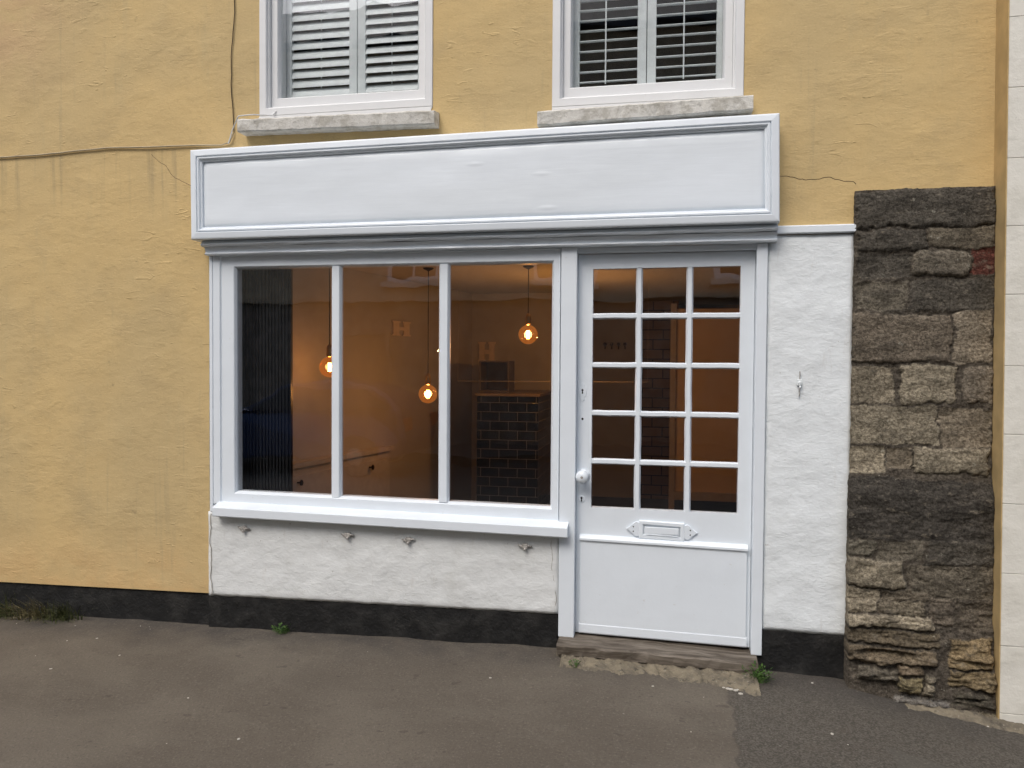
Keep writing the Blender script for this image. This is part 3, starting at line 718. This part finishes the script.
# ------------------------------------------------------------------ rubble stone pier
def S2X(u): return .926 + (u - 859.7) * .0044
def S2Z(v): return 2.365 - (v - 188) * .00473
dk, md, tn, lt, br = (.082, .075, .063), (.14, .126, .10), (.245, .218, .165), (.30, .265, .20), (.12, .045, .035)
ST = [ # u0,u1,v0,v1,colour,proud
 (858, 998, 189, 226, dk, 1.0), (858, 929, 228, 250, dk, .6), (931, 998, 227, 248, (.12, .105, .08), .8),
 (858, 913, 253, 279, dk, .7), (915, 976, 251, 278, (.14, .125, .10), 1.), (978, 998, 247, 276, br, .2),
 (857, 911, 282, 311, md, 1.0), (914, 998, 281, 310, dk, .7), (856, 957, 314, 364, (.15, .128, .10), 1.1), (960, 998, 311, 364, (.23, .20, .155), 1.),
 (853, 901, 369, 406, (.21, .185, .14), 1.), (906, 963, 367, 407, tn, 1.1), (970, 998, 368, 404, (.20, .175, .14), .8),
 (852, 946, 409, 448, tn, 1.2), (948, 998, 410, 450, (.22, .19, .145), .9), (852, 892, 451, 479, lt, .9), (894, 919, 452, 474, (.21, .18, .135), .7), (921, 996, 451, 477, tn, .9),
 (850, 1002, 483, 546, (.058, .053, .046), 1.6), (848, 882, 548, 564, (.13, .12, .095), 1.), (886, 932, 547, 567, md, 1.3), (935, 1002, 545, 570, dk, 1.3),
 (850, 912, 567, 595, tn, 1.3), (916, 1002, 571, 603, (.13, .115, .09), 1.3), (850, 885, 597, 621, lt, 1.4), (887, 938, 597, 609, (.15, .13, .10), 1.3), (887, 935, 610, 622, (.16, .14, .105), 1.3), (940, 962, 604, 628, (.14, .12, .095), 1.2), (964, 1002, 605, 633, (.11, .095, .075), 1.2),
 (850, 944, 623, 637, lt, 1.6), (850, 948, 640, 652, (.12, .10, .07), 1.8), (854, 946, 655, 671, (.16, .13, .09), 2.0), (957, 1002, 640, 671, (.22, .17, .10), 1.5),
 (862, 905, 676, 688, md, 1.9), (907, 930, 672, 681, (.15, .12, .085), 1.9), (906, 928, 684, 700, (.20, .17, .10), 2.0), (932, 942, 680, 700, tn, 1.8), (958, 1002, 674, 690, (.19, .15, .09), 2.0), (900, 960, 702, 712, (.17, .16, .145), 2.2), (962, 1000, 694, 708, (.10, .09, .07), 1.8), (940, 1002, 712, 724, (.17, .15, .11), 1.4)]
rows_ = [(S2X(a), S2X(b), S2Z(d), S2Z(c), col, p) for a, b, c, d, col, p in ST]
step = .0055; px0, px1, pz0, pz1 = .912, 1.534, -.26, 2.368
nx = int((px1 - px0) / step); nz = int((pz1 - pz0) / step)
bm = B(); cl = bm.verts.layers.float_color.new('stone'); G = []
for i in range(nx + 1):
    x = px0 + (px1 - px0) * i / nx; cv = []; x_ = x
    for j in range(nz + 1):
        z = pz0 + (pz1 - pz0) * j / nz; x = x_ + .0085 * (2.2 - z) * i / nx
        wx = x + .020 * fbm(x * 8, 1., z * 8, 4) + .005 * fbm(x * 40, 2., z * 40, 2); wz = z + .015 * fbm(x * 6, 5., z * 10, 4) + .005 * fbm(x * 35, 6., z * 35, 2)
        best = -1; c = None; pr = 0
        for s in rows_:
            if s[2] - .03 < wz < s[3] + .03:
                e = min(wx - s[0], s[1] - wx, wz - s[2], s[3] - wz)
                if e > best: best = e; c = s[4]; pr = s[5]; hs = s
        low = max(0., min(1., (1.0 - z) / .12)); lo2 = max(0., min(1., (.34 - z) / .5))
        basey = -.030 - .034 * low - .06 * lo2
        rough = fbm(x * 9, 3., z * 14, 6)
        if best > 0:
            t = min(1., best / .022); h = math.sqrt(max(0., 1 - (1 - t) ** 2))
            fl = (noise.cell(Vector((hs[0] * 31, hs[2] * 17, 1))) - .5) * .016
            y = basey - (.003 + .0095 * pr) * h - fl * h + .009 * rough * (.6 + low * .5 + lo2)
            if z < .40: y += .026 * (lo2 + .3) * fbm(x * 4, 9., z * 26, 4) * h
            cm = 1 + .35 * rough; col = tuple(max(.01, k * cm) for k in c)
        else:
            y = basey + .003 + .009 * rough; col = (.085, .074, .060)
            t = 0
        
        # hollow eroded gap in the lower courses
        if .02 < z < .30 and x < 1.25: 
            d = abs(z - (.128 - .02 * (x - .93))) / .022
            if d < 1: y += .05 * (1 - d * d) * min(1, max(0, (x - .925) / .05)) * min(1, (1.25 - x) / .1)
        v = bm.verts.new((x + (.006 * fbm(z * 11, 3, 0, 4) - .008 * low if i == 0 else 0), y, z + (.004 * fbm(x * 20, 3, 0, 3) if j == nz else 0))); v[cl] = (*col, 1); cv.append(v)
    G.append(cv)
for i in range(nx):
    for j in range(nz): bm.faces.new([G[i][j], G[i + 1][j], G[i + 1][j + 1], G[i][j + 1]])
for e_, s in ((G[0], 1), (G[-1], -1)):
    bk = [bm.verts.new((v.co.x, .05, v.co.z)) for v in e_]
    for q in bk: q[cl] = (.09, .078, .062, 1)
    for j in range(nz): bm.faces.new([e_[j], e_[j + 1], bk[j + 1], bk[j]])
tp = [G[i][-1] for i in range(nx + 1)]; bk = [bm.verts.new((v.co.x, .0, v.co.z + .002)) for v in tp]
for q in bk: q[cl] = (.09, .078, .062, 1)
for i in range(nx): bm.faces.new([tp[i], tp[i + 1], bk[i + 1], bk[i]])
tag(obj('stone_pier', bm, M['stone'], smooth=True), 'pier of rough dark weathered stone blocks at the right end of the shopfront', 'pier')

# ------------------------------------------------------------------ neighbouring house with cream quoin pilaster
nb = thing('neighbouring_house', 'cream painted blockwork edge of the next building beyond the stone pier', 'building', (2.2, 2, -.2))
bm = B(); seams = [-.42, -.10, .217, .556, .88, 1.202, 1.518, 1.847, 2.160, 2.47, 2.79, 3.11, 3.43, 3.75, 4.07, 4.39, 4.71, 5.03, 5.35, 5.67]
for a, b in zip(seams, seams[1:]): box(bm, 1.5405, 1.95, -.135, -.02, a + .0008, b - .0008, .003)
lean(bm); obj('pilaster', bm, M['cream'], nb)
bm = B(); box(bm, 1.5445, 1.94, -.130, -.021, -.42, 5.67); lean(bm); obj('mortar', bm, plain('mortar', (.60, .58, .51), .9), nb)
bm = B(); box(bm, 1.5355, 1.540, -.1348, .02, -.42, 5.67); lean(bm); obj('ochre_return', bm, M['ochre_side'], nb)
bm = B(); box(bm, 1.605, 6, -.0195, .3, -.5, 5.7); box(bm, 1.605, 6, .301, 6.5, -.5, 5.69); obj('wall', bm, M['cream'], nb)
bm = B(); extr(bm, [(-.3, 5.7), (6.75, 5.7), (6.75, 5.82), (3.25, 8.0), (-.3, 5.82)], 1.72, 6.1); obj('roof', bm, M['slate'], nb)

# ------------------------------------------------------------------ cables, cracks, fixings
def wob(pts, n, a, f, s):
    out = []
    for (p, q) in zip(pts, pts[1:]):
        for i in range(n):
            t = i / n; v = Vector(p).lerp(Vector(q), t); out.append(v + Vector((a * fbm(v.x * f, s, v.z * f, 3), 0, a * fbm(v.z * f, s + 3, v.x * f, 3))))
    out.append(Vector(pts[-1])); return out
bm = B(); tube(bm, wob([(-5.9, -.010, 2.75), (-4.0, -.010, 2.752), (-3.575, -.010, 2.757), (-3.23, -.010, 2.775), (-2.9, -.012, 2.762), (-2.50, -.010, 2.757), (-2.45, -.012, 2.770), (-2.425, -.012, 2.82)], 10, .006, 3, 1.), .0048, 8)
tag(obj('wall_cable', bm, M['cable_m'], smooth=True), 'painted cable running level across the ochre wall to the fascia', 'cable')
bm = B(); tube(bm, wob([(-2.425, -.008, 2.825), (-2.437, -.008, 3.10), (-2.440, -.008, 3.25), (-2.418, -.008, 3.50), (-2.414, -.008, 4.2), (-2.43, -.008, 5.6)], 12, .006, 4, 7.), .0028, 8)
tag(obj('wall_cable', bm, M['dark_line'], smooth=True), 'thin dark cable climbing the ochre wall beside the upper left window', 'cable')
bm = B(); tube(bm, wob([(-2.455, -.012, 2.76), (-2.400, -.05, 2.84), (-2.345, -.09, 2.885), (-2.25, -.09, 2.892), (-2.18, -.02, 2.90), (-2.16, -.01, 2.93)], 8, .004, 9, 4.), .0035, 8)
tag(obj('wall_cable', bm, M['uframe'], smooth=True), 'thin white cable looping over the left end of the upper left sill', 'cable')
def crack(pts, r, s, mat, parent=bld):
    bm = B(); tube(bm, wob(pts, 14, .012, 9, s), r, 5); return obj('crack', bm, mat, parent)
crack([(.56, .0005, 2.455), (.66, .0005, 2.44), (.78, .0005, 2.445), (.92, .0005, 2.405)], .0018, 2., M['dark_line'])
crack([(-2.95, .0005, 2.73), (-2.80, .0005, 2.58), (-2.62, .0005, 2.49)], .0014, 5., M['dark_line'])
crack([(-.555, -.0215, .62), (-.575, -.0215, .50), (-.548, -.0215, .36), (-.545, -.0215, .20)], .0016, 8., plain('crack_grey', (.28, .26, .23), .9))
crack([(-2.560, -.0255, .64), (-2.563, -.0255, .45), (-2.560, -.0255, .16)], .0022, 3., plain('crack_grey_edge', (.40, .37, .32), .9))
# metal fixings below the sill
def bracket(x, z, a, label):
    t = thing('wall_fixing', label, 'fixing', (x, -.03, z), 'fixings under the window sill')
    bm = B(); box(bm, x - .016, x + .016, -.044, -.018, z - .010, z + .014, .004); obj('clip', bm, M['bracket'], t)
    bm = B(); tube(bm, [(x - .036, -.030, z + .004 + a * .6), (x - .015, -.038, z - .002), (x + .015, -.038, z + .004), (x + .038, -.030, z + .002 - a * .6)], .0050, 8); obj('bar', bm, M['bracket'], t, True)
    bm = B(); lathe(bm, [(.007, 0), (.007, -.012), (.004, -.015)], (x + .002, -.036, z - .014), 'y', 10); obj('bolt', bm, M['bracket'], t)
    return t
bracket(-2.352, .556, .010, 'small metal fixing under the sill, nearest the ochre wall')
bracket(-1.717, .549, .002, 'small metal fixing under the sill, second from the ochre wall')
bracket(-1.363, .540, -.006, 'small metal fixing under the sill, third from the ochre wall')
bracket(-.711, .540, .006, 'small metal fixing under the sill, nearest the door')
t = thing('wall_hook', 'small metal hook on the white panel between the door and the stone pier', 'hook', (.669, -.02, 1.40), None)
bm = B(); tube(bm, [(.670, -.020, 1.485), (.668, -.020, 1.36)], .003, 8); obj('pin', bm, M['bracket'], t)
bm = B(); tube(bm, [(.668, -.014, 1.432), (.668, -.040, 1.428), (.668, -.046, 1.405)], .006, 8); box(bm, .657, .681, -.026, -.014, 1.415, 1.445, .002); obj('hook', bm, M['shutter'], t)

# ------------------------------------------------------------------ weeds and grit
def blade(bm, x, y, z, h, lean, az, w):
    d = Vector((math.cos(az), math.sin(az), 0)); s = Vector((-d.y, d.x, 0)); pr = None
    for k in range(5):
        t = k / 4; c = Vector((x, y, z)) + d * (lean * t * t) + Vector((0, 0, h * (t - .35 * t * t * lean / max(h, .01)))); ww = w * (1 - t) + .0004
        a, b = bm.verts.new(c + s * ww), bm.verts.new(c - s * ww + d * ww * .4)
        if pr: bm.faces.new([pr[0], pr[1], b, a])
        pr = (a, b)
def tuft(cx, sx, n, hmax, label, mat='grass', yb=-.03):
    bm = B()
    for _ in range(n):
        x = random.gauss(cx, sx); y = yb - abs(random.gauss(0, .035)); h = random.uniform(.3, 1) * hmax
        blade(bm, x, y, gz(x, y) - .004, h, random.uniform(.15, .9) * hmax, random.uniform(-3.1, -.05), random.uniform(.0018, .0038))
    o = obj('grass_tuft', bm, M[mat]); return tag(o, label, 'grass tuft', 'grass tufts at the foot of the ochre wall')
tuft(-3.98, .07, 170, .20, 'grass tuft at the foot of the ochre wall, at the far left edge')
tuft(-3.73, .06, 140, .17, 'grass tuft at the foot of the black plinth, middle of the three', 'drygrass')
tuft(-3.54, .06, 190, .15, 'grass tuft at the foot of the black plinth, nearest the shop window')
def weed(cx, cy, n, r, hgt, label):
    bm = B()
    for k in range(n):
        az = random.uniform(0, 2 * math.pi); L = random.uniform(.5, 1.) * r; el = random.uniform(.1, 1.1)
        base = Vector((cx + random.gauss(0, r * .2), cy + random.gauss(0, r * .15), gz(cx, cy)))
        d = Vector((math.cos(az) * math.cos(el), math.sin(az) * math.cos(el) * .7, math.sin(el) * hgt / r))
        tip = base + d * L; s = Vector((-math.sin(az), math.cos(az), .1)); w = L * random.uniform(.2, .32)
        tube(bm, [base, base + d * L * .5], .0009, 4)
        for f0, side in ((.35, 1), (.55, -1), (.75, 1), (.9, 0)):
            c = base + d * L * f0; e = c + d * w * 1.0 + s * side * w
            m1 = c.lerp(e, .5) + s * w * .3; m2 = c.lerp(e, .5) - s * w * .3 + Vector((0, 0, .002))
            vs = [bm.verts.new(p) for p in (c, m1, e, m2)]; bm.faces.new(vs)
    return tag(obj('weed', bm, M['leaf']), label, 'weed', 'small leafy weeds along the wall foot')
weed(-2.10, -.045, 34, .065, .07, 'small green weed against the black plinth under the shop window')
weed(.475, -.155, 60, .080, .10, 'leafy green weed beside the right end of the door step')
weed(-.42, -.215, 22, .045, .05, 'tiny green weed at the left end of the door step')
bm = B()
for k in range(34):
    x = random.uniform(-4.2, 1.6); y = -abs(random.gauss(.0, .55)) - .08
    if y < -2: continue
    s = random.choice((.002, .003, .003, .005, .007)); z = gz(x, y)
    m = Matrix.Translation((x, y, z + s * .3)) @ Matrix.Rotation(random.uniform(0, 3), 4, 'Z') @ Matrix.Diagonal((s * random.uniform(.8, 1.8), s, s * .5, 1))
    bmesh.ops.create_icosphere(bm, subdivisions=1, radius=1, matrix=m)
for k in range(9):
    x = random.gauss(.40, .05); y = random.gauss(-.27, .03); s = random.uniform(.004, .010)
    bmesh.ops.create_icosphere(bm, subdivisions=1, radius=1, matrix=Matrix.Translation((x, y, gz(x, y) + s * .3)) @ Matrix.Diagonal((s * 1.6, s, s * .7, 1)))
tag(obj('grit', bm, M['chip']), 'pale grit and stone chips scattered on the pavement', 'grit', kind='stuff')
# sandy mortar spill at the foot of the pier
bm = B(); cl = bm.loops.layers.float_color.new('stone'); nx, ny = 70, 14; G = []
for i in range(nx + 1):
    x = 1.14 + .92 * i / nx; cv = []
    a0 = -.12; a1 = -.165 - .07 * i / nx + .03 * fbm(x * 9, 4, 0, 3)
    for j in range(ny + 1):
        y = a0 + (a1 - a0) * j / ny; z = gz(x, y) + .022 * (1 - (j / ny) ** 2) * min(1, i / 12) + .008 * fbm(x * 20, y * 20, 2, 4)
        if j == ny or i == 0: z = gz(x, y) - .012
        cv.append(bm.verts.new((x, y, z)))
    G.append(cv)
for i in range(nx):
    for j in range(ny):
        f = bm.faces.new([G[i][j], G[i][j + 1], G[i + 1][j + 1], G[i + 1][j]])
        for l in f.loops: l[cl] = (.125, .105, .08, 1)
tag(obj('mortar_fillet', bm, mk_concrete(), smooth=True), 'sandy mortar strip along the foot of the stone pier', 'mortar strip', kind='structure')

# ------------------------------------------------------------------ across the street (seen only as reflections in the glass)
op = thing('opposite_house', 'stone house across the street with white sash windows', 'building', (-4, -14, -.2))
bm = B(); box(bm, -14, 8, -17, -11.0, 2.87, 8.0); obj('upper_wall', bm, M['opp'], op)
bm = B(); box(bm, -14, 8, -17, -11.06, -.6, 2.78); obj('lower_wall', bm, M['opp_low'], op)
bm = B(); box(bm, -14.05, 8.05, -17, -10.93, 2.781, 2.869); obj('string_course', bm, M['opp'], op)
bm = B(); extr(bm, [(-17.3, 8.0), (-10.7, 8.0), (-10.7, 8.1), (-14, 10.3), (-17.3, 8.1)], -14.2, 8.2); obj('roof', bm, M['slate'], op)
for x0 in (-12.2, -5.55, -2.50, .9, 4.2):
    w = bpy.data.objects.new('window', None); COL.objects.link(w); w.parent = op; w.location = Vector((x0 + .55, -11, 3.1)) - op.location
    bm = B(); c = [(x0, 3.15), (x0 + 1.1, 3.15), (x0 + 1.1, 4.8), (x0, 4.8)]; frame(bm, c, [(0, -11), (0, -10.95), (.08, -10.95), (.09, -10.985)]); box(bm, x0 + .52, x0 + .58, -10.99, -10.96, 3.24, 4.71); box(bm, x0 + .09, x0 + 1.01, -10.991, -10.965, 3.90, 3.96); obj('frame', bm, M['paint'], w)
    bm = B(); box(bm, x0 - .08, x0 + 1.18, -10.999, -10.85, 3.06, 3.149); obj('sill', bm, M['cream'], w)
    bm = B(); box(bm, x0 + .085, x0 + 1.015, -10.997, -10.993, 3.235, 4.715); obj('pane', bm, M['carglass'], w)
for x0 in (-6.6, 2.0):
    w = bpy.data.objects.new('door', None); COL.objects.link(w); w.parent = op; w.location = Vector((x0 + .5, -11, -.2)) - op.location
    bm = B(); box(bm, x0, x0 + 1, -11.059, -11.0, -.5, 2.1, .01); obj('leaf', bm, M['niche'], w)
    bm = B(); frame(bm, [(x0 - .1, -.5), (x0 + 1.1, -.5), (x0 + 1.1, 2.2), (x0 - .1, 2.2)], [(0, -11.06), (0, -10.97), (.09, -10.97), (.099, -11.0)]); obj('frame', bm, M['opp_low'], w)
# parked car
car = thing('parked_car', 'dark blue hatchback parked across the street', 'car', (-5.8, -8.0, -.25))
gzr = rz(-4.6); cx0 = -7.7; 
side = [(0, .35), (.05, .75), (.55, .93), (1.05, 1.0), (1.70, 1.42), (2.4, 1.48), (3.2, 1.42), (3.75, 1.0), (3.85, .60), (3.80, .30), (3.35, .25), (.5, .25)]
bm = B(); secs = []
for yy, sc_w, sc_t in ((-.86, .97, .0), (-.80, 1., .9), (-.40, 1., 1.), (.40, 1., 1.), (.80, 1., .9), (.86, .97, .0)):
    ring = []
    for sx, sz in side:
        z = sz
        y = yy
        if sz > 1.01: y = yy * (1 - .30 * (sz - 1.0) / .48); 
        if sc_t == 0 : z = min(sz, .98) if sz > 1.01 else sz
        ring.append(bm.verts.new((cx0 + 1.92 + (sx - 1.92) * sc_w, -8.0 + y, gzr + z)))
    secs.append(ring)
for a, b in zip(secs, secs[1:]):
    for k in range(12): bm.faces.new([a[k], a[(k + 1) % 12], b[(k + 1) % 12], b[k]])
bm.faces.new(secs[0]); bm.faces.new(secs[-1][::-1])
body = obj('body', bm, M['carpaint'], car); body.modifiers.new('bevel', 'BEVEL').width = .03
for s in (-1, 1):
    bm = B(); yo = -8.0 + s * .79
    vs = [(cx0 + 1.22, 1.03, .82), (cx0 + 3.55, 1.03, .82), (cx0 + 3.12, 1.36, .655), (cx0 + 1.75, 1.36, .655)]
    a = [bm.verts.new((x, -8.0 + s * (w_ + .0), gzr + z)) for x, z, w_ in vs]; b = [bm.verts.new((x, -8.0 + s * (w_ - .05), gzr + z)) for x, z, w_ in vs]
    bm.faces.new(a); bm.faces.new(b[::-1])
    for i in range(4): bm.faces.new([a[i], a[(i + 1) % 4], b[(i + 1) % 4], b[i]])
    obj('side_window', bm, M['carglass'], car)
for wx in (.75, 3.05):
    for s in (-1, 1):
        w = bpy.data.objects.new('wheel', None); COL.objects.link(w); w.parent = car; wc = Vector((cx0 + wx, -8.0 + s * .80, gzr + .31)); w.location = wc - car.location
        bm = B(); lathe(bm, [(.20, -.09), (.29, -.09), (.31, -.06), (.31, .06), (.29, .09), (.20, .09)], wc, 'y', 28); obj('tyre', bm, M['tyre'], w)
        bm = B(); lathe(bm, [(.05, -.095), (.21, -.085), (.21, .085), (.05, .095)], wc, 'y', 20); obj('rim', bm, M['rim'], w)
for s in (-1, 1):
    bm = B(); box(bm, cx0 - .03, cx0 + .10, -8.0 + s * .62 - .14, -8.0 + s * .62 + .14, gzr + .60, gzr + .74, .02); obj('headlight', bm, M['lampw'], car)
    bm = B(); box(bm, cx0 + 3.70, cx0 + 3.86, -8.0 + s * .66 - .10, -8.0 + s * .66 + .10, gzr + .72, gzr + .92, .02); obj('tail_light', bm, M['lampr'], car)

# ------------------------------------------------------------------ camera
cam = bpy.data.cameras.new('Camera'); co = bpy.data.objects.new('Camera', cam); COL.objects.link(co); sc.camera = co
r_, u_, b_ = (0.98133, 0.19218, 0.00698), (-0.01182, 0.02407, 0.99964), (0.19194, -0.98106, 0.0259)
co.matrix_world = Matrix(((r_[0], u_[0], b_[0], 0.), (r_[1], u_[1], b_[1], -4.056), (r_[2], u_[2], b_[2], 1.511), (0, 0, 0, 1)))
cam.sensor_width = 36; cam.lens = 770 / 1024 * 36; cam.clip_end = 2000; cam.clip_start = .05

# ------------------------------------------------------------------ light
wd = bpy.data.worlds.new('World'); sc.world = wd; wd.use_nodes = True; nt = wd.node_tree; nt.nodes.clear()
sky = nt.nodes.new('ShaderNodeTexSky'); sky.sky_type = 'NISHITA'; sky.sun_disc = False
EL, AZ = R(52), R(200)      # sun high behind the viewer, hidden by cloud
sky.sun_elevation = EL; sky.sun_rotation = AZ; sky.air_density = 1.0; sky.dust_density = 4.; sky.ozone_density = 1.
hs = nt.nodes.new('ShaderNodeHueSaturation'); hs.inputs['Saturation'].default_value = .72
bg = nt.nodes.new('ShaderNodeBackground'); bg.inputs[1].default_value = .15; ou = nt.nodes.new('ShaderNodeOutputWorld')
nt.links.new(sky.outputs[0], hs.inputs['Color']); nt.links.new(hs.outputs[0], bg.inputs[0]); nt.links.new(bg.outputs[0], ou.inputs[0])
sl = bpy.data.lights.new('sun', 'SUN'); sl.energy = .8; sl.angle = R(25); sl.color = (1., .97, .93)
so = bpy.data.objects.new('sun', sl); COL.objects.link(so)
d = Vector((math.sin(AZ) * math.cos(EL), math.cos(AZ) * math.cos(EL), math.sin(EL)))
so.rotation_euler = d.to_track_quat('Z', 'Y').to_euler(); so.location = (0, -6, 9)
vs_ = sc.view_settings; vs_.view_transform = 'Standard'; vs_.look = 'None'; vs_.gamma = 1; vs_.exposure = .42
sc.cycles.max_bounces = 8; sc.cycles.transparent_max_bounces = 16; sc.cycles.caustics_reflective = False; sc.cycles.sample_clamp_indirect = 4
